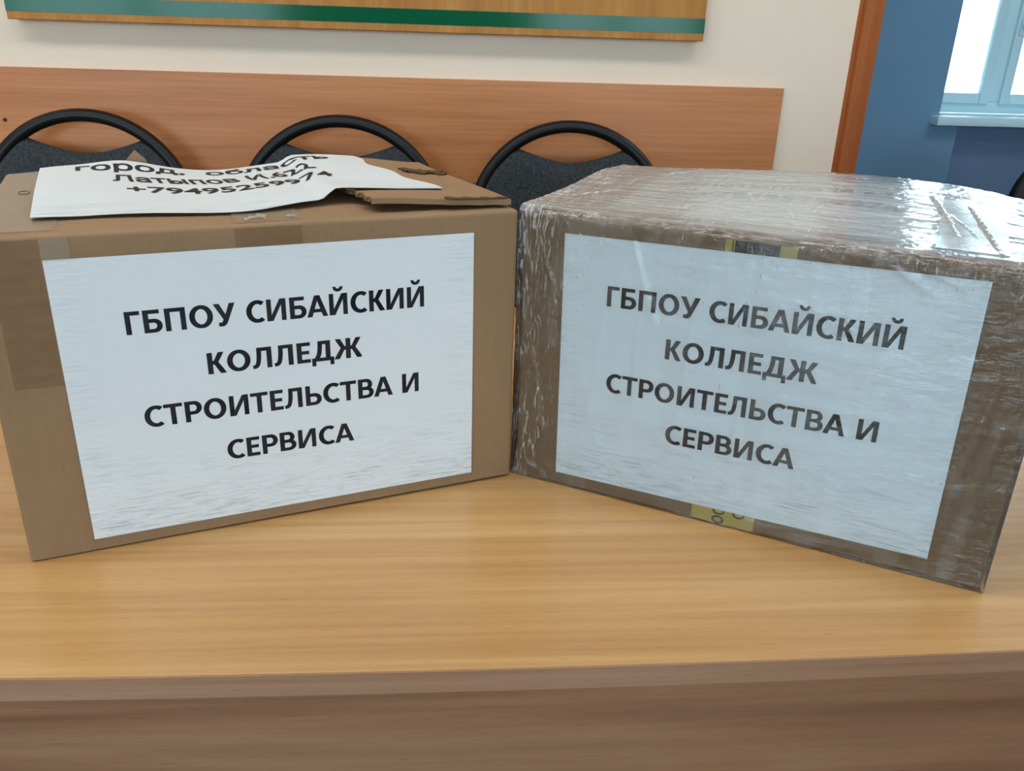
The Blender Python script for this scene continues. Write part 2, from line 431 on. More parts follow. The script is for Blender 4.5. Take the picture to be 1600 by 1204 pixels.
# ------------------------------------------------------------------ wall panel and notice board
pn = empty('wall_panel', (0, 2.0, 0.789))
tag(pn, 'long horizontal beech board screwed to the wall behind the chairs', 'wall panel')
box('board', -1.9, 0.7815, 0, 0.0178, 0, 0.226, 'panel_wood', pn, 0.001, 1)
for x, z in ((-0.952, 0.9063), (0.398, 0.9035), (-1.62, 0.905)):
    bm = bmesh.new()
    bmesh.ops.create_cone(bm, cap_ends=True, segments=16, radius1=0.0042, radius2=0.0030, depth=0.004,
                          matrix=Matrix.Translation((x, -0.002, z - 0.789)) @ Matrix.Rotation(PI / 2, 4, 'X'))
    bm_obj('screw', bm, 'screw_dark', pn, None, 40)

nb = empty('notice_board', (0, W0, 1.1095))
tag(nb, 'large light oak notice board with a shiny green stripe, hung high on the wall', 'board')
box('board', -0.896, 0.571, -0.045, -0.0005, 0, 0.95, 'board_wood', nb, 0.0015, 1)
box('stripe', -0.896, 0.5712, -0.0456, -0.0449, 0.0155, 0.0455, 'green_vinyl', nb)
box('stripe', -0.896, 0.5712, -0.0456, -0.0449, 0.90, 0.93, 'green_vinyl', nb)

# ------------------------------------------------------------------ chairs
def make_chair(loc):
    """visitor chair facing the table (-y); back ring near the wall"""
    r = empty('visitor_chair', loc)
    zc, a, bq = 0.715, 0.2165, 0.212          # ring centre height and half axes; ring plane tilted slightly
    def ringpt(ang, k=1.0, dy=0.0):
        x = a * k * math.cos(ang); z = zc + bq * k * math.sin(ang)
        y = (z - zc) * 0.16 + dy
        return (x, y, z)
    N = 72
    tube('back_frame', [ringpt(2 * PI * i / N) for i in range(N)], 0.0135, 'black_tube', r, 14, True)
    # pad: fills the ring up to a scooped top edge
    kin = 0.985
    top = zc + bq
    def edge(x):                                # scooped top edge of the pad
        t = abs(x) / 0.105
        return top - 0.080 + 0.026 * t ** 1.5
    nx, nz = 44, 40
    verts, faces = [], []
    for side in (0, 1):
        for i in range(nx + 1):
            x = -a * kin + 2 * a * kin * i / nx
            hh = bq * kin * math.sqrt(max(0.0, 1 - (x / (a * kin)) ** 2))
            z0, z1 = zc - hh, min(zc + hh, edge(x))
            for j in range(nz + 1):
                z = z0 + (z1 - z0) * j / nz
                ex = min(1.0, (1 - abs(x) / (a * kin)) / 0.16); ez = min(1.0, min(z - z0, z1 - z) / 0.03)
                puff = 0.004 + 0.014 * math.sqrt(max(0.0, min(1, ex))) * math.sqrt(max(0.0, ez))
                y = (z - zc) * 0.16 + 0.010 * (1 - (x / a) ** 2) + (-puff if side == 0 else puff * 0.8)
                verts.append((x, y, z))
    off = (nx + 1) * (nz + 1); st = nz + 1
    for i in range(nx):
        for j in range(nz):
            q = (i * st + j, (i + 1) * st + j, (i + 1) * st + j + 1, i * st + j + 1)
            faces.append(q); faces.append(tuple(off + v for v in reversed(q)))
    for i in range(nx):
        for j in (0, nz):
            p, q = i * st + j, (i + 1) * st + j
            faces.append((p, off + p, off + q, q) if j == 0 else (p, q, off + q, off + p))
    raw_obj('backrest', verts, faces, 'fabric', r, None, 50)
    # seat cushion
    bm = bmesh.new()
    segs, rows = 48, [(0.0, 0.455), (0.6, 0.458), (0.86, 0.452), (0.97, 0.440), (1.0, 0.425), (0.97, 0.412), (0.9, 0.405), (0.0, 0.405)]
    prev = None
    for k, (s, z) in enumerate(rows):
        if s == 0.0:
            cur = [bm.verts.new((0, -0.29, z))]
        else:
            cur = []
            for i in range(segs):
                t = 2 * PI * i / segs; c, sn = math.cos(t), math.sin(t)
                e = 0.7
                cur.append(bm.verts.new((0.225 * s * math.copysign(abs(c) ** e, c), -0.29 + 0.215 * s * math.copysign(abs(sn) ** e, sn), z)))
        if prev is not None:
            for i in range(segs):
                i2 = (i + 1) % segs
                if len(prev) == 1: bm.faces.new((prev[0], cur[i], cur[i2]))
                elif len(cur) == 1: bm.faces.new((prev[i], cur[0], prev[i2]))
                else: bm.faces.new((prev[i], cur[i], cur[i2], prev[i2]))
        prev = cur
    bm_obj('seat', bm, 'fabric', r, None, 50)
    for s in (-1, 1):
        tube('leg', smooth_path([(s * 0.205, -0.03, 0.63), (s * 0.215, -0.05, 0.5), (s * 0.215, -0.07, 0.40), (s * 0.225, -0.03, 0.2), (s * 0.235, 0.03, 0.0)]), 0.0105, 'black_tube', r, 10)
        tube('leg', smooth_path([(s * 0.205, -0.09, 0.392), (s * 0.212, -0.3, 0.392), (s * 0.218, -0.455, 0.385), (s * 0.224, -0.482, 0.3), (s * 0.235, -0.50, 0.0)]), 0.0105, 'black_tube', r, 10)
    tube('crossbar', [(-0.208, -0.40, 0.391), (0.208, -0.40, 0.391)], 0.009, 'black_tube', r, 10)
    return r
def copy_tree(o, parent=None):
    c = o.copy(); COL.objects.link(c)
    if parent: c.parent = parent
    for ch in list(o.children): copy_tree(ch, c)
    return c
ch0 = make_chair((-0.758, 1.897, 0))
spots = [(-0.762, -0.009, 'black-framed grey visitor chair behind the left half of the unwrapped box, leftmost of the row'),
         (-0.2235, -0.007, 'black-framed grey visitor chair behind the right half of the unwrapped box, middle of the row'),
         (0.2845, -0.023, 'black-framed grey visitor chair behind the gap between the two boxes')]
for i, (x, dz, lab) in enumerate(spots):
    c = ch0 if i == 0 else copy_tree(ch0)
    c.location = (x, 1.897, 0)
    tag(c, lab, 'chair', 'visitor chairs along the wall')

# dark padded chair standing further away at the right edge of the view
oc = empty('office_chair', (2.105, 2.5, 0), 0.2)
tag(oc, 'black padded office chair under the window, cut off by the right edge', 'chair')
def pad(name, hx, hy, hz, loc, par, e=0.45, mat='black_vinyl'):
    bm = bmesh.new(); bmesh.ops.create_uvsphere(bm, u_segments=40, v_segments=24, radius=1)
    f = lambda c, q: math.copysign(abs(c) ** q, c)
    for v in bm.verts: v.co = Vector((hx * f(v.co.x, e), hy * f(v.co.y, 0.8), hz * f(v.co.z, e + .1)))
    return bm_obj(name, bm, mat, par, loc, 60)
pad('backrest', 0.23, 0.045, 0.21, (0, 0.2, 0.605), oc, 0.75)
bm = bmesh.new(); bmesh.ops.create_uvsphere(bm, u_segments=40, v_segments=20, radius=1)
for v in bm.verts:
    f = lambda c, q: math.copysign(abs(c) ** q, c)
    v.co = Vector((0.235 * f(v.co.x, .6), 0.23 * f(v.co.y, .6), 0.045 * v.co.z))
bm_obj('seat', bm, 'black_vinyl', oc, (0, -0.05, 0.445), 60)
tube('back_bracket', smooth_path([(0, 0.0, 0.39), (0, 0.22, 0.38), (0, 0.265, 0.46), (0, 0.255, 0.62)]), 0.016, 'black_tube', oc, 10)
tube('column', [(0, -0.02, 0.09), (0, -0.02, 0.40)], 0.025, 'black_tube', oc, 14)
for k in range(5):
    t = 2 * PI * k / 5 + 0.3
    lg = tube('leg', [(0.02 * math.cos(t), -0.02 + 0.02 * math.sin(t), 0.10), (0.27 * math.cos(t), -0.02 + 0.27 * math.sin(t), 0.065)], 0.016, 'black_tube', oc, 10)
    bm = bmesh.new()
    bmesh.ops.create_cone(bm, cap_ends=True, segments=20, radius1=0.025, radius2=0.025, depth=0.04,
                          matrix=Matrix.Translation((0.27 * math.cos(t), -0.02 + 0.27 * math.sin(t), 0.025)) @ Matrix.Rotation(t, 4, 'Z') @ Matrix.Rotation(PI / 2, 4, 'X'))
    bm_obj('caster', bm, 'black_tube', lg, None, 40)

# ------------------------------------------------------------------ desk
TZ = 0.75
YF = 0.4168
dk = empty('desk', (0.05, 0.78, 0))
tag(dk, 'long light beech desk with a darker edge, carrying both cartons', 'desk')
def db(nm, x0, x1, y0, y1, z0, z1, mat, bev=0.0008, par=dk):
    return box(nm, x0 - 0.05, x1 - 0.05, y0 - 0.78, y1 - 0.78, z0, z1, mat, par, bev, 1)
def bow(x): return YF - 0.001 + 0.035 * (x - 0.06) ** 2       # the front edge bows gently outwards
def bowed(nm, x0, x1, f0, f1, z0, z1, mat):
    """slab whose front follows bow()+f0; back follows bow()+f1, or is straight when f1 is a tuple"""
    n = 48; V = []
    for i in range(n + 1):
        x = x0 + (x1 - x0) * i / n; ya = bow(x) + f0; yb = f1[0] if isinstance(f1, tuple) else bow(x) + f1
        V += [(x - .05, ya - .78, z0), (x - .05, ya - .78, z1), (x - .05, yb - .78, z1), (x - .05, yb - .78, z0)]
    F = []
    for i in range(n):
        a, b = 4 * i, 4 * i + 4
        for k in range(4): F.append((a + k, a + (k + 1) % 4, b + (k + 1) % 4, b + k))
    F += [(3, 2, 1, 0), (4 * n, 4 * n + 1, 4 * n + 2, 4 * n + 3)]
    bm = bmesh.new(); vs = [bm.verts.new(v) for v in V]
    for f in F: bm.faces.new([vs[t] for t in f])
    return bm_obj(nm, bm, mat, dk, None, 20)
bowed('tabletop', -1.15, 1.25, 0.0, (1.16,), TZ - 0.0165, TZ, 'beech_top')
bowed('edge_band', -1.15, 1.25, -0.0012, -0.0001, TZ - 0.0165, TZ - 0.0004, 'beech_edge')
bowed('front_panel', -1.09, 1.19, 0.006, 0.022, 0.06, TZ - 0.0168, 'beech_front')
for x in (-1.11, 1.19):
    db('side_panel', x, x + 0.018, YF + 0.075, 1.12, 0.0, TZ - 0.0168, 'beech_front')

# ------------------------------------------------------------------ lettering (bold sans capitals drawn as strokes, cap height 1)
def ell(cx, cy, rx, ry, a):
    a = math.radians(a); return (cx + rx * math.cos(a), cy + ry * math.sin(a))
def arc(cx, cy, rx, ry, ix, iy, a0, a1, n=20, mx=None):
    out = []
    for k in range(n):
        p, q = a0 + (a1 - a0) * k / n, a0 + (a1 - a0) * (k + 1) / n
        out.append([ell(cx, cy, ix, iy, p), ell(cx, cy, rx, ry, p), ell(cx, cy, rx, ry, q), ell(cx, cy, ix, iy, q)])
    return out
def R(x0, y0, x1, y1): return [[(x0, y0), (x1, y0), (x1, y1), (x0, y1)]]
def stroke(pts, ws):
    P = smooth_path([(x, y, 0) for x, y in pts], 6); n = len(P); L_, R_ = [], []
    for i in range(n):
        t = (P[min(i + 1, n - 1)] - P[max(i - 1, 0)]).normalized(); w_ = ws[0] + (ws[1] - ws[0]) * i / (n - 1)
        L_.append((P[i].x - t.y * w_ / 2, P[i].y + t.x * w_ / 2)); R_.append((P[i].x + t.y * w_ / 2, P[i].y - t.x * w_ / 2))
    return [[R_[i], R_[i + 1], L_[i + 1], L_[i]] for i in range(n - 1)]
def mirror(polys, x): return [[(2 * x - a, b) for a, b in reversed(p)] for p in polys]
def bowl(y0, y1, xs, rx, t=0.15, v=0.2):
    cy, ry = (y0 + y1) / 2, (y1 - y0) / 2
    return R(v, y1 - t, xs, y1) + R(v, y0, xs, y0 + t) + arc(xs, cy, rx, ry, rx - v, ry - t, -90, 90)
def karms(x):
    return stroke([(x, .525), (x + .14, .56), (x + .24, .72), (x + .36, .93)], (.15, .19)) + [[(x + .27, .9), (x + .45, .9), (x + .50, 1), (x + .29, 1)]] + \
           stroke([(x, .525), (x + .15, .50), (x + .27, .32), (x + .40, .09)], (.15, .2)) + [[(x + .34, 0), (x + .56, 0), (x + .49, .13), (x + .29, .13)]]
def I_(): return R(0, 0, .19, 1) + R(.68, 0, .87, 1) + [[(.08, 0), (.25, 0), (.79, 1), (.62, 1)]]
def Ll(): return R(.66, 0, .86, 1) + R(.22, .845, .86, 1) + stroke([(.31, .98), (.30, .60), (.25, .26), (.16, .11), (.02, .075)], (.185, .15))
G = {
 'Г': (.60, R(0, 0, .2, 1) + R(.2, .845, .60, 1)),
 'Б': (.76, R(0, 0, .2, 1) + R(.2, .845, .67, 1) + bowl(0, .60, .42, .34)),
 'П': (.86, R(0, 0, .2, 1) + R(.66, 0, .86, 1) + R(.2, .845, .66, 1)),
 'О': (1.0, arc(.5, .5, .5, .515, .285, .36, 0, 360, 40)),
 'У': (.92, [[(0, 1), (.225, 1), (.53, .40), (.43, .24)]] + [[(.70, 1), (.92, 1), (.60, .26), (.41, .26)]] + stroke([(.505, .29), (.43, .13), (.33, .06), (.18, .075)], (.20, .15))),
 'С': (.80, arc(.5, .5, .5, .515, .285, .36, 54, 306, 36)),
 'И': (.87, I_()),
 'Й': (.87, I_() + arc(.435, 1.33, .23, .22, .115, .10, 180, 360, 16)),
 'А': (.96, [[(0, 0), (.205, 0), (.545, 1), (.365, 1)], [(.755, 0), (.96, 0), (.595, 1), (.415, 1)]] + R(.2, .21, .76, .355)),
 'К': (.76, R(0, 0, .2, 1) + karms(.2)),
 'Л': (.86, Ll()),
 'Е': (.60, R(0, 0, .2, 1) + R(.2, .845, .60, 1) + R(.2, .43, .55, .58) + R(.2, 0, .60, .155)),
 'Д': (1.02, R(0, 0, 1.02, .155) + R(0, -.22, .16, 0) + R(.86, -.22, 1.02, 0) + R(.66, .15, .86, 1) + R(.30, .845, .86, 1) + stroke([(.385, .97), (.37, .6), (.31, .3), (.19, .09)], (.18, .18))),
 'Ж': (1.32, R(.56, 0, .76, 1) + karms(.76) + mirror(karms(.76), .66)),
 'Т': (.80, R(0, .845, .80, 1) + R(.30, 0, .50, .845)),
 'Р': (.74, R(0, 0, .2, 1) + bowl(.36, 1, .40, .34)),
 'Ь': (.76, R(0, 0, .2, 1) + bowl(0, .60, .42, .34)),
 'В': (.78, R(0, 0, .2, 1) + bowl(.44, 1, .40, .31, .145, .19) + bowl(0, .58, .42, .36, .145, .2)),
}
SB = {'Г': (.10, .05), 'Б': (.10, .05), 'П': (.10, .10), 'О': (.08, .08), 'У': (0, 0), 'С': (.08, .03), 'И': (.10, .10), 'Й': (.10, .10),
      'А': (.01, .01), 'К': (.10, .01), 'Л': (.02, .10), 'Е': (.10, .06), 'Д': (.03, .03), 'Ж': (.02, .02), 'Т': (.03, .03), 'Р': (.10, .03),
      'Ь': (.10, .04), 'В': (.10, .04)}
def line_polys(text, x0, x1, base, cap):
    """polygons in sheet metres, the line stretched to run from x0 to x1"""
    adv, items = 0.0, []
    for chh in text:
        if chh == ' ': adv += 0.44; continue
        wd, polys = G[chh]; a, b = SB[chh]
        if items: adv += a
        items.append((adv, polys)); end = adv + wd; adv = end + b
    sx = (x1 - x0) / end
    # a little ink gain: every stroke swells by a hundredth or two of the cap height
    gain = ((-.016, -.010), (.016, -.010), (.016, .010), (-.016, .010))
    return [[(x0 + (a + px + gx) * sx, base + (py + gy) * cap) for px, py in p] for a, polys in items for p in polys for gx, gy in gain]
def lettering(polys, parent, mat='ink', f=None, name='lettering'):
    """f maps sheet (u, v) to a point"""
    vs, fs = [], []
    for p in polys:
        fs.append(tuple(range(len(vs), len(vs) + len(p)))); vs += [f(*q) for q in p]
    return raw_obj(name, vs, fs, mat, parent)

LINES = [('ГБПОУ СИБАЙСКИЙ', .0428, .2556, .1548, .0162), ('КОЛЛЕДЖ', .0925, .2052, .1192, .0160),
         ('СТРОИТЕЛЬСТВА И', .0460, .2502, .0838, .0160), ('СЕРВИСА', .0995, .1957, .0485, .0156)]
LINES_R = [('ГБПОУ СИБАЙСКИЙ', .0380, .2530, .1563, .0162), ('КОЛЛЕДЖ', .0880, .2010, .1208, .0160),
           ('СТРОИТЕЛЬСТВА И', .0418, .2475, .0842, .0160), ('СЕРВИСА', .0940, .1945, .0495, .0160)]

def label_sheet(parent, u, v, rot, y, mat, lines, seed, lift=0.0007):
    """A4 sheet stuck on a front face; mesh origin in the sheet's middle"""
    o = None
    nx, nz = 60, 42; verts, faces = [], []
    rnd = random.Random(seed); ph = rnd.uniform(0, 10)
    def wave(a, b):
        d = noise.noise(Vector((a * 14 + ph, b * 14, ph))) * 0.00045
        eg = min(a, .297 - a, b, .21 - b)
        return -(abs(d) * min(1.0, max(0.0, eg) / 0.03) + 0.00025)
    for i in range(nx + 1):
        for j in range(nz + 1):
            a, b = .297 * i / nx, .21 * j / nz
            verts.append((a - .1485, wave(a, b), b - .105))
    n0 = len(verts)
    verts += [(x, 0.00012, z) for x, _, z in verts]
    st = nz + 1
    for i in range(nx):
        for j in range(nz):
            q = (i * st + j, (i + 1) * st + j, (i + 1) * st + j + 1, i * st + j + 1)
            faces.append(q); faces.append(tuple(n0 + t for t in reversed(q)))
    rim = [(i * st, (i + 1) * st) for i in range(nx)] + [((i + 1) * st + nz, i * st + nz) for i in range(nx)] + \
          [(j + 1, j) for j in range(nz)] + [(nx * st + j, nx * st + j + 1) for j in range(nz)]
    for p, q in rim: faces.append((q, p, n0 + p, n0 + q))
    o = raw_obj('label_sheet', verts, faces, mat, parent, None, 40)
    c, s = math.cos(rot), math.sin(rot)
    o.location = (u + c * .1485 - s * .105, y - lift, v + s * .1485 + c * .105)
    o.rotation_euler = (0, -rot, 0)
    polys = [p for L_ in lines for p in line_polys(*L_)]
    lettering(polys, o, 'ink', lambda a, b: (a - .1485, wave(a, b) - 0.00012, b - .105))
    return o

# ------------------------------------------------------------------ cartons
def carton_mesh(w_, d_, h_, bulge, r=0.004, step=0.008, rough=0.0006, seed=1, lowx=0.0):
    """rounded box surface on a grid; origin at its front left bottom corner; top follows bulge(u, n)"""
    def axis(L_):
        k = max(2, int(round((L_ - 2 * r) / step)))
        core = [r + (L_ - 2 * r) * i / k for i in range(k + 1)]
        return [0.0, r * 0.3, r * 0.65] + core + [L_ - r * 0.65, L_ - r * 0.3, L_]
    X, Y, Z = axis(w_), axis(d_), axis(h_)
    idx, V, F_ = {}, [], []
    def vid(i, j, k):
        key = (i, j, k)
        if key in idx: return idx[key]
        p = Vector((X[i], Y[j], Z[k]))
        c = Vector((min(max(p.x, r), w_ - r), min(max(p.y, r), d_ - r), min(p.z, h_ - r)))
        dv = p - c
        if dv.length > 1e-9: p = c + dv.normalized() * r
        nrm = dv.normalized() if dv.length > 1e-9 else Vector((0, 0, 0))
        p += nrm * noise.noise(Vector((p.x * 16 + seed, p.y * 16, p.z * 16))) * rough
        if p.z < 0: p.z = 0
        if p.z < 0.02: p.z += (0.0010 + 0.0014 * min(1, abs(p.x - lowx) / w_)) * (1 - p.z / 0.02) * max(0.0, 1 - min(p.x, p.y, w_ - p.x, d_ - p.y) / 0.03)
        p.z += bulge(p.x, p.y) * max(0.0, (p.z / h_ - 0.8) / 0.2)
        idx[key] = len(V); V.append(p); return idx[key]
    a, b, c = len(X) - 1, len(Y) - 1, len(Z) - 1
    for i in range(a):
        for k in range(c):
            F_.append((vid(i, 0, k), vid(i + 1, 0, k), vid(i + 1, 0, k + 1), vid(i, 0, k + 1)))
            F_.append((vid(i, b, k), vid(i, b, k + 1), vid(i + 1, b, k + 1), vid(i + 1, b, k)))
    for j in range(b):
        for k in range(c):
            F_.append((vid(0, j, k), vid(0, j, k + 1), vid(0, j + 1, k + 1), vid(0, j + 1, k)))
            F_.append((vid(a, j, k), vid(a, j + 1, k), vid(a, j + 1, k + 1), vid(a, j, k + 1)))
    for i in range(a):
        for j in range(b):
            F_.append((vid(i, j, 0), vid(i, j + 1, 0), vid(i + 1, j + 1, 0), vid(i + 1, j, 0)))
            F_.append((vid(i, j, c), vid(i + 1, j, c), vid(i + 1, j + 1, c), vid(i, j + 1, c)))
    return V, F_

def gs(x, c, s): return math.exp(-((x - c) / s) ** 2)
def ss(a, b, x):
    t = min(1.0, max(0.0, (x - a) / (b - a))); return t * t * (3 - 2 * t)

def patch(name, polyfun, nu, nv, mat, parent, thick=0.0002, smooth=40):
    """thin strip: polyfun(s, t) gives points, normal offset by thick through polyfun(s,t,off)"""
    V, F_ = [], []
    for off in (0.0, thick):
        for i in range(nu + 1):
            for j in range(nv + 1): V.append(polyfun(i / nu, j / nv, off))
    st = nv + 1; n0 = (nu + 1) * st
    for i in range(nu):
        for j in range(nv):
            q = (i * st + j, i * st + j + 1, (i + 1) * st + j + 1, (i + 1) * st + j)
            F_.append(q); F_.append(tuple(n0 + t for t in reversed(q)))
    rim = [(i * st, (i + 1) * st) for i in range(nu)] + [((i + 1) * st + nv, i * st + nv) for i in range(nu)] + \
          [(j + 1, j) for j in range(nv)] + [(nu * st + j, nu * st + j + 1) for j in range(nv)]
    for p, q in rim: F_.append((p, q, n0 + q, n0 + p))
    bm = bmesh.new(); vs = [bm.verts.new(v) for v in V]
    for f in F_:
        bm.faces.new([vs[t] for t in f])
    return bm_obj(name, bm, mat, parent, None, smooth)

# ---- left carton (unwrapped)
LW, LD, LH = 0.3783, 0.260, 0.2368
LB = empty('cardboard_box', (-0.2983, 0.5399, TZ), 0.3317)
tag(LB, 'plain brown carton without film, loose printed sheet and torn flap on its top', 'box')
def bulgeL(u, n):
    k = ss(0.0, 0.24, n)
    return k * (0.005 * gs(u, .07, .06) - 0.003 * gs(u, .165, .04) + 0.003 * gs(u, .26, .06) - 0.005 * ss(.31, .378, u)) * ss(-.02, .05, u)
V, F_ = carton_mesh(LW, LD, LH, bulgeL, 0.0032, seed=3)
raw_obj('carton', V, F_, 'cardboard', LB, None, 60)
def ltop(u, n): return LH + bulgeL(u, n)
# lifted flap lying on the right part of the top
FT = 0.0042
def flap_z(u, n): return ltop(u, n) + 0.0022 + 0.0045 * gs(u, .265, .06) * (1 - ss(.02, .12, n))
def flapf(s, t, off):
    n0 = 0.0165 + (0.010 - 0.0165) * s + 0.0012 * math.sin(s * 31) * s; n1 = 0.252
    n = n0 + (n1 - n0) * t
    ul = 0.262 + 0.003 * math.sin(t * 9 + 1) - 0.006 * t + 0.0018 * math.sin(t * 70)
    u = ul + (0.3755 - ul) * s
    return (u, n, flap_z(u, n) + (off if off else 0.0) - 0.0)
patch('top_flap', flapf, 40, 40, 'cardboard', LB, FT, 35)
# corrugated fluting in the torn edge of the flap
V, F_ = [], []
def fluting(path, amp, half, cnt):
    n_ = cnt * 6
    for i in range(n_ + 1):
        s = i / n_; p = path(s); zz = amp * math.sin(2 * PI * cnt * s)
        V.append((p[0], p[1], p[2] + zz)); V.append((p[0] + half[0], p[1] + half[1], p[2] + zz))
def flp(s):
    q = flapf(0.0, s * 0.3, 0); return (q[0] - 0.0012, q[1], q[2] + FT / 2)
fluting(flp, 0.0014, (0.006, 0.0), 10)
F_ = [(2 * i, 2 * i + 1, 2 * i + 3, 2 * i + 2) for i in range(len(V) // 2 - 1)]
raw_obj('fluting', V, F_, 'cardboard_dark', LB, None, 60)
# torn dark strip along the flap's front right end and the torn patch near the back corner
def tornf(s, t, off):
    u = .322 + .052 * s; n = .0075 + .004 * s + (0.009 + 0.0025 * math.sin(s * 23) - .006 * s) * t
    return (u, n, flap_z(u, max(n, .0)) + FT + 0.0003 + off)
patch('torn_strip', tornf, 20, 3, 'cardboard_dark', LB, 0.0012)
rnd = random.Random(5)
def tornp(s, t, off):
    u = .335 + .038 * s + 0.003 * math.sin(t * 11); n = .158 + .022 * t + 0.004 * math.sin(s * 13)
    return (u, n, flap_z(u, n) + FT + 0.0003 + off + 0.0022 * abs(noise.noise(Vector((u * 260, n * 260, 2)))) )
patch('torn_patch', tornp, 26, 14, 'cardboard_dark', LB, 0.0008, 25)
# little corner of card sticking up behind the sheet
V = [(.088, .2575, LH - .002), (.118, .2585, LH - .002), (.1155, .259, LH + .010), (.107, .2595, LH + .0185), (.098, .259, LH + .009)]
V += [(x, y + .003, z) for x, y, z in V]
raw_obj('card_corner', V, [(0, 1, 2, 3, 4), (9, 8, 7, 6, 5)] + [(i, i + 5, (i + 1) % 5 + 5, (i + 1) % 5) for i in range(5)], 'cardboard', LB)
# adhesive tape
def ltapetop(u0, u1, n0, n1, e=0.0004):
    def f(s, t, off):
        u = u0 + (u1 - u0) * s; n = n0 + (n1 - n0) * t; return (u, n, ltop(u, n) + e + off)
    return f
def ltapefront(u0, u1, v0, v1, e=0.0004, du=0.0):
    def f(s, t, off):
        u = u0 + (u1 - u0) * s + du * t; v = v0 + (v1 - v0) * t; return (u, -e - off - 0.0006, v)
    return f
patch('packing_tape', ltapetop(.003, .052, .012, .256), 10, 40, 'tape_clear', LB)
patch('packing_tape', ltapetop(.165, .212, .004, .045, .0006), 10, 10, 'tape_clear', LB)
patch('packing_tape', ltapefront(.163, .209, .2195, .2345), 10, 4, 'tape_brown', LB)
patch('packing_tape', ltapefront(.013, .042, .134, .2345), 6, 20, 'tape_brown', LB)
patch('packing_tape', ltapefront(.043, .060, .150, .2345), 6, 20, 'tape_clear', LB)
def shred(name, u, n, size, seed):
    r_ = random.Random(seed); bm = bmesh.new(); c = bm.verts.new((u, n, ltop(u, n) + .0016)); ring = []
    m = 11
    for i in range(m):
        t = 2 * PI * i / m; q = size * r_.uniform(.45, 1.1)
        uu, nn = u + q * math.cos(t), max(0.001, n + q * 1.3 * math.sin(t)); ring.append(bm.verts.new((uu, nn, ltop(uu, nn) + r_.uniform(.0009, .0022))))
    for i in range(m): bm.faces.new((c, ring[i], ring[(i + 1) % m]))
    return bm_obj(name, bm, 'tape_shred', LB)
shred('tape_shred', .1835, .018, .0085, 1); shred('tape_shred', .2045, .016, .0060, 7); shred('tape_shred', .174, .013, .004, 9)
# pencilled ring mark beside the sheet
bm = bmesh.new(); tube_mesh(bm, [(.024 + .004 * math.cos(t * PI / 8), .150 + .0075 * math.sin(t * PI / 8), ltop(.024, .15) + .0009) for t in range(16)], .00025, 6, True)
bm_obj('pen_mark', bm, 'ink', LB)

label_sheet(LB, .0435, .0107, .0016, 0.0, 'paper', LINES, 4, 0.0012)

# loose sheet on top
def sheet_z(a, b):
    """a, b in sheet fraction 0..1 -> box (u, n, z)"""
    u0 = .0362 + (.0285 - .0362) * b; u1 = .3425 - .034 * ss(-.35, .85, b) + .003 * math.sin(b * 16)
    u = u0 + (u1 - u0) * a
    n0 = .0385 + .004 * math.sin(a * 7 + 1.0) + .016 * ss(.45, .74, a); n1 = .2535 + .003 * math.sin(a * 9)
    n = n0 + (n1 - n0) * b
    z = ltop(u, n) + 0.0016
    over = ss(.232, .2475, u)
    z = z + over * (max(flap_z(u, n) + FT + .0009 - z, 0))
    z += 0.0024 * gs(u, .22, .035) * ss(0.9, 0.0, b)
    z += 0.0030 * (1 - ss(0.0, .12, a)) * (0.6 + 0.4 * math.sin(b * 5)) * 0.7
    z += 0.0012 * math.sin(a * 7 + b * 2) ** 2
    z += 0.004 * gs(a, .24, .10) * ss(.80, .97, b) - 0.0
    return u, n, z
nx, ny = 60, 44; V, F_ = [], []
for off in (0, 0.0002):
    for i in range(nx + 1):
        for j in range(ny + 1):
            u, n, z = sheet_z(i / nx, j / ny); V.append((u, n, z + off))
st = ny + 1; n0 = (nx + 1) * st
for i in range(nx):
    for j in range(ny):
        q = (i * st + j, i * st + j + 1, (i + 1) * st + j + 1, (i + 1) * st + j)
        F_.append(q); F_.append(tuple(n0 + t for t in reversed(q)))
ts = raw_obj('address_sheet', V, F_, 'paper_top', LB, None, 60)

def text_polys(body, bold=0.0):
    c = bpy.data.curves.new('txt', 'FONT'); c.body = body; c.size = 1.0; c.resolution_u = 4; c.offset = bold; c.fill_mode = 'FRONT'
    o = bpy.data.objects.new('txt', c); COL.objects.link(o)
    dg = bpy.context.evaluated_depsgraph_get(); dg.update()
    me = bpy.data.meshes.new_from_object(o.evaluated_get(dg))
    pl = [[(me.vertices[v].co.x, me.vertices[v].co.y) for v in p.vertices] for p in me.polygons]
    bpy.data.objects.remove(o); bpy.data.curves.remove(c); bpy.data.meshes.remove(me)
    return pl
def fit_text(body, x0, x1, y0, y1, slant=0.0, ref='Л', bold=0.012):
    pl = text_polys(body, bold); xs_ = [q[0] for p in pl for q in p]; a, b = min(xs_), max(xs_)
    k = (x1 - x0) / (b - a)
    return [[(x0 + (q[0] - a) * k, y0 + slant * (q[0] - a) * k + q[1] / 0.72 * (y1 - y0)) for q in p] for p in pl]
def split_polys(pl, maxlen):
    bm = bmesh.new()
    for p in pl:
        try: bm.faces.new([bm.verts.new((x, y, 0)) for x, y in p])
        except ValueError: pass
    for _ in range(3):
        es = [e for e in bm.edges if e.calc_length() > maxlen]
        if not es: break
        bmesh.ops.subdivide_edges(bm, edges=es, cuts=1, use_grid_fill=True)
        bmesh.ops.triangulate(bm, faces=[f for f in bm.faces if len(f.verts) > 4])
    out = [[(v.co.x, v.co.y) for v in f.verts] for f in bm.faces]; bm.free(); return out
def on_sheet(a, b):
    u, n, z = sheet_z(min(max(a, 0), 1), min(max(b, 0), 1)); return (u, n, z + 0.0005)
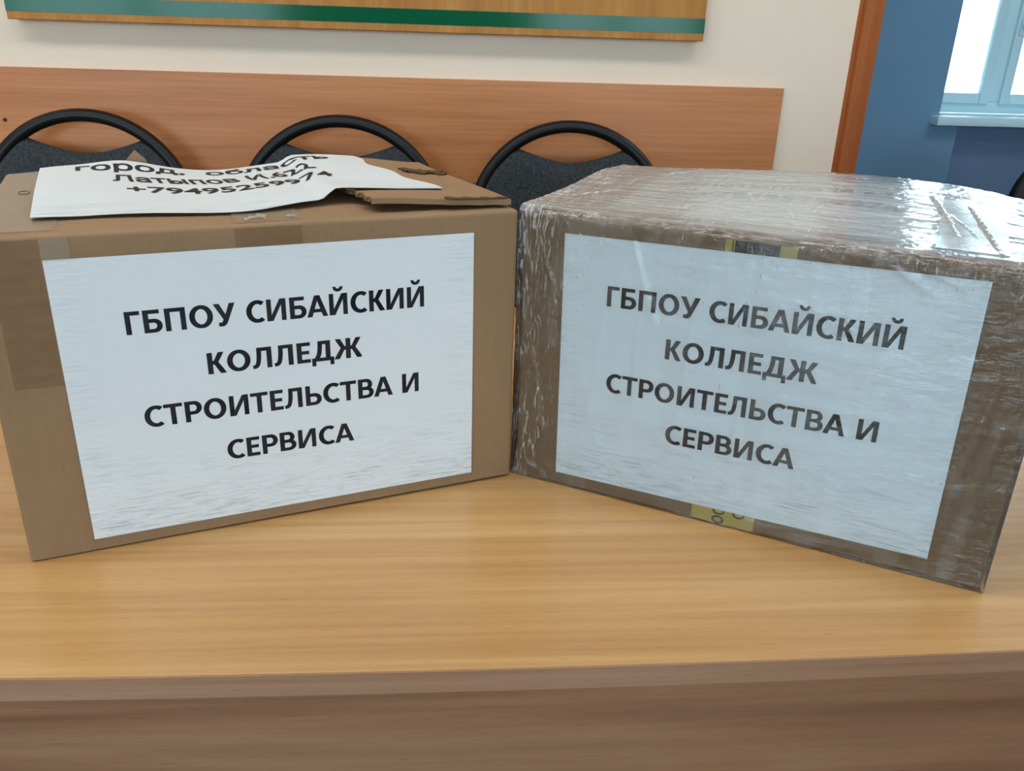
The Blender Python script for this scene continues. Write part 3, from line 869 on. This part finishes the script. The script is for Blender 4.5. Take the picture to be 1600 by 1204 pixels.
pl = fit_text('+79495259974', .225, .80, .385, .505, bold=.022) + fit_text('Латыпов И.622', .20, .80, .60, .735, bold=.022) + fit_text('город,  область', .10, .88, .835, .955, bold=.022)
lettering(split_polys(pl, 0.02), ts, 'ink', on_sheet)

# ---- right carton (wrapped in stretch film)
RW_, RD, RH = 0.3765, 0.262, 0.2370
RB = empty('wrapped_box', (0.0634, 0.6703, TZ), -0.5227)
tag(RB, 'brown carton wrapped in clear stretch film, a white sheet under the plastic', 'box')
def bulgeR(u, n):
    k = ss(0.0, 0.2, n)
    return k * ((0.003 + 0.010 * gs(u, .24, .13)) * ss(-.01, .12, u) * ss(.40, .33, u) + 0.0045 * gs(n, .185, .07) * gs(u, 0.0, .09)) 
V, F_ = carton_mesh(RW_, RD, RH - 0.0015, bulgeR, 0.005, seed=8)
raw_obj('carton', V, F_, 'cardboard_grey', RB, None, 60)
def rtop(u, n): return RH - 0.0015 + bulgeR(u, n)
label_sheet(RB, .0408, .0117, .0161, 0.0, 'paper_wrapped', LINES_R, 9, 0.0016)
# warning tape running round the carton under the label
TU0, TU1 = .1620, .2125
def rf(u0, u1, v0, v1, e):
    def f(s, t, off): return (u0 + (u1 - u0) * s, -e - off, v0 + (v1 - v0) * t)
    return f
wt = patch('warning_tape', rf(TU0, TU1, .0012, .2325, .0008), 4, 8, 'tape_yellow', RB, 0.0002)
patch('print_block', rf(.1687, .2005, .190, .2325, .0011), 4, 4, 'tape_black', wt, 0.0001)
patch('print_block', rf(.1670, .1677, .190, .2325, .0011), 1, 4, 'tape_black', wt, 0.0001)
def rotl(p, cx, cy): return [(cx - y, cy + x) for x, y in p]
pl = []
for t, cx, cy in (('О', .1885, .0012), ('С', .1885, .0092), ('С', .2045, .0096)):
    pl += [rotl([(x * .0072, y * .0095) for x, y in p], cx, cy) for p in G[t][1]]
lettering(pl, wt, 'ink', lambda a, b: (a, -0.00125, b))
# sheet under the film on the top, and its faint print
def rsheet(s, t, off):
    u = .055 + .242 * s; n = .038 + .205 * t
    return (u, n, rtop(u, n) + .0008 + off)
rs = patch('address_sheet', rsheet, 40, 30, 'paper_top', RB, 0.0002)
pl = fit_text('Латыпов И.622', .10, .275, .158, .178) + fit_text('+79495259974', .108, .270, .118, .138) + fit_text('город, область', .085, .285, .196, .216)
lettering(split_polys(pl, 0.006), rs, 'ink_faint', lambda a, b: (a, b, rtop(a, b) + .0014))
# clear tape over the film
def rtape(s, t, off):
    u = .2975 + .045 * s + .003 * t; n = .017 + .150 * t
    return (u, n, rtop(u, n) + .0046 + off)

# film: fine wrinkled skin just outside the carton
E0 = 0.0026
ridges_top = [((.292, .175), (.312, .055), .0022, .0018), ((.318, .160), (.338, .016), .0030, .0018), ((.305, .12), (.330, .04), .0016, .0014),
              ((.128, .082), (.165, .150), .0008, .0016), ((.05, .17), (.085, .245), .0010, .0016), ((.012, .06), (.050, .118), .0009, .002),
              ((.03, .062), (.075, .058), .0008, .0014), ((.15, .19), (.29, .185), .0007, .0014), ((.08, .22), (.22, .235), .0008, .0014),
              ((.06, .19), (.10, .165), .0007, .0016), ((.18, .10), (.29, .09), .0006, .0014), ((.305, .20), (.318, .25), .0022, .0022)]
ridges_front = [((.093, .225), (.1045, .192), .0014, .0016), ((.1045, .192), (.118, .160), .0012, .002), ((.018, .21), (.034, .170), .0012, .0014),
                ((.012, .13), (.030, .035), .0010, .0014), ((.010, .028), (.048, .036), .0014, .0014), ((.002, .02), (.030, .006), .0016, .0016),
                ((.362, .125), (.352, .070), .0014, .003), ((.352, .150), (.342, .085), .0010, .003), ((.128, .205), (.150, .203), .0008, .0009),
                ((.128, .195), (.152, .194), .0008, .0009), ((.270, .230), (.305, .212), .0012, .0016), ((.285, .232), (.325, .218), .0012, .0016),
                ((.215, .195), (.222, .192), .0008, .0009), ((.050, .140), (.085, .02), .0006, .0022)]
def seg_d(px, py, a, b):
    ax, ay = a; bx, by = b; dx, dy = bx - ax, by - ay
    t = np.clip(((px - ax) * dx + (py - ay) * dy) / (dx * dx + dy * dy), 0, 1)
    return np.hypot(px - ax - t * dx, py - ay - t * dy), t
def vnoise(x, y, seed):
    rs_ = np.random.RandomState(seed); T = rs_.rand(256, 256)
    xi, yi = np.floor(x).astype(int), np.floor(y).astype(int); fx, fy = x - xi, y - yi
    fx, fy = fx * fx * (3 - 2 * fx), fy * fy * (3 - 2 * fy)
    g = lambda i, j: T[i % 256, j % 256]
    return (g(xi, yi) * (1 - fx) + g(xi + 1, yi) * fx) * (1 - fy) + (g(xi, yi + 1) * (1 - fx) + g(xi + 1, yi + 1) * fx) * fy
def film_mesh():
    # profile from bottom front, up the front, over the rounded edge, along the top, down the back
    st_ = 0.0016; e = E0; r = 0.0065
    prof = []      # (y, z, ny, nz, region, coordinate)
    for v in np.arange(0.001, RH - r, st_): prof.append((-e, v, -1, 0, 0, v))
    for k in range(0, 9):
        t = PI / 2 * k / 8; prof.append((r - (r + e) * math.cos(t), RH - r + (r + e) * math.sin(t) - 0.0, -math.cos(t), math.sin(t), 2, 0.0))
    for n in np.arange(r + st_, RD - r, st_): prof.append((n, RH + e, 0, 1, 1, n))
    for k in range(0, 9):
        t = PI / 2 * k / 8; prof.append((RD - r + (r + e) * math.sin(t), RH - r + (r + e) * math.cos(t), math.sin(t), math.cos(t), 3, RD))
    for v in np.arange(RH - r, 0.0, -0.006): prof.append((RD + e, v, 1, 0, 4, v))
    prof.append((RD + e, 0.0, 1, 0, 4, 0.0))
    P = np.array(prof); m = len(P)
    us = np.arange(-e, RW_ + e + 1e-6, st_); k = len(us)
    U_ = np.repeat(us[:, None], m, 1); Y = np.repeat(P[None, :, 0], k, 0); Z = np.repeat(P[None, :, 1], k, 0)
    NY = np.repeat(P[None, :, 2], k, 0); NZ = np.repeat(P[None, :, 3], k, 0); RG = np.repeat(P[None, :, 4], k, 0); CC = np.repeat(P[None, :, 5], k, 0)
    B = np.vectorize(bulgeR)(np.clip(U_, 0, RW_), np.clip(Y, 0, RD))
    Z = Z + B * np.clip((Z / RH - 0.8) / 0.2, 0, 1)
    D = np.zeros_like(U_)
    top_ = (RG == 1); fr_ = (RG == 0)
    for a, b, amp, wd in ridges_top:
        d, t = seg_d(U_, Y, a, b); D += np.where(top_, amp * np.exp(-(d / wd) ** 2) * (0.4 + 0.6 * np.sin(PI * np.clip(t, .03, .97))), 0)
    for a, b, amp, wd in ridges_front:
        d, t = seg_d(U_, Z, a, b); D += np.where(fr_, amp * np.exp(-(d / wd) ** 2) * (0.4 + 0.6 * np.sin(PI * np.clip(t, .03, .97))), 0)
    arcl = np.cumsum(np.r_[0, np.hypot(np.diff(P[:, 0]), np.diff(P[:, 1]))]); A_ = np.repeat(arcl[None, :], k, 0)
    n1 = vnoise(U_ * 45 + A_ * 20, A_ * 160 - U_ * 30, 1); n2 = vnoise(U_ * 14 + 7, A_ * 220 + U_ * 16, 2); n3 = vnoise(U_ * 330, A_ * 330, 3)
    D += 0.0006 * (n1 - .5) + np.where(top_, .0006, .0005) * (n2 - .5) + np.where(RG >= 2, .0010, .00025) * (n3 - .5)
    D += np.where(RG == 2, .0012, 0) * (vnoise(U_ * 120, A_ * 60, 5) - .5)
    # the film corner near the other carton is loose
    D += np.where(fr_, 0.0012 * np.exp(-(U_ / .05) ** 2) * (vnoise(U_ * 220, A_ * 140, 8) - .35), 0)
    D = np.maximum(D, -0.0008)
    Y = Y + NY * D; Z = np.maximum(Z + NZ * D, 0.0009)
    V_ = np.stack([U_, Y, Z], -1).reshape(-1, 3)
    faces = []
    I = np.arange(k * m).reshape(k, m)
    q = np.stack([I[:-1, :-1], I[1:, :-1], I[1:, 1:], I[:-1, 1:]], -1).reshape(-1, 4)
    # end skins: vertical strips down the two sides
    ex, ef = [], []
    base = k * m
    for row, xx in ((0, -e), (k - 1, RW_ + e)):
        tops = [t for t in range(m)]
        st0 = base + len(ex); rows_ = 6
        cy, cz = RD / 2, RH * .45
        for t in tops:
            for w_ in range(1, rows_ + 1):
                a = w_ / rows_; p = V_[I[row, t]]
                ex.append((xx, p[1] + (cy - p[1]) * a, p[2] + (cz - p[2]) * a))
        g = lambda t, w_: I[row, t] if w_ == 0 else st0 + t * rows_ + w_ - 1
        for t in range(m):
            t2 = (t + 1) % m
            for w_ in range(rows_):
                f = (g(t, w_), g(t2, w_), g(t2, w_ + 1), g(t, w_ + 1))
                ef.append(f if row == 0 else f[::-1])
    V_ = np.concatenate([V_, np.array(ex)]); q = np.concatenate([q, np.array(ef)])
    me = bpy.data.meshes.new('stretch_film')
    me.vertices.add(len(V_)); me.vertices.foreach_set('co', V_.astype(np.float32).ravel())
    me.loops.add(q.size); me.loops.foreach_set('vertex_index', q.astype(np.int32).ravel())
    me.polygons.add(len(q)); me.polygons.foreach_set('loop_start', np.arange(0, q.size, 4, dtype=np.int32))
    me.update(calc_edges=True); me.validate()
    return me
fm = link('stretch_film', film_mesh(), 'film', RB, None, 60)
fm['label'] = 'clear crinkled plastic film'
patch('packing_tape', rtape, 8, 24, 'tape_silver', RB, 0.0002)
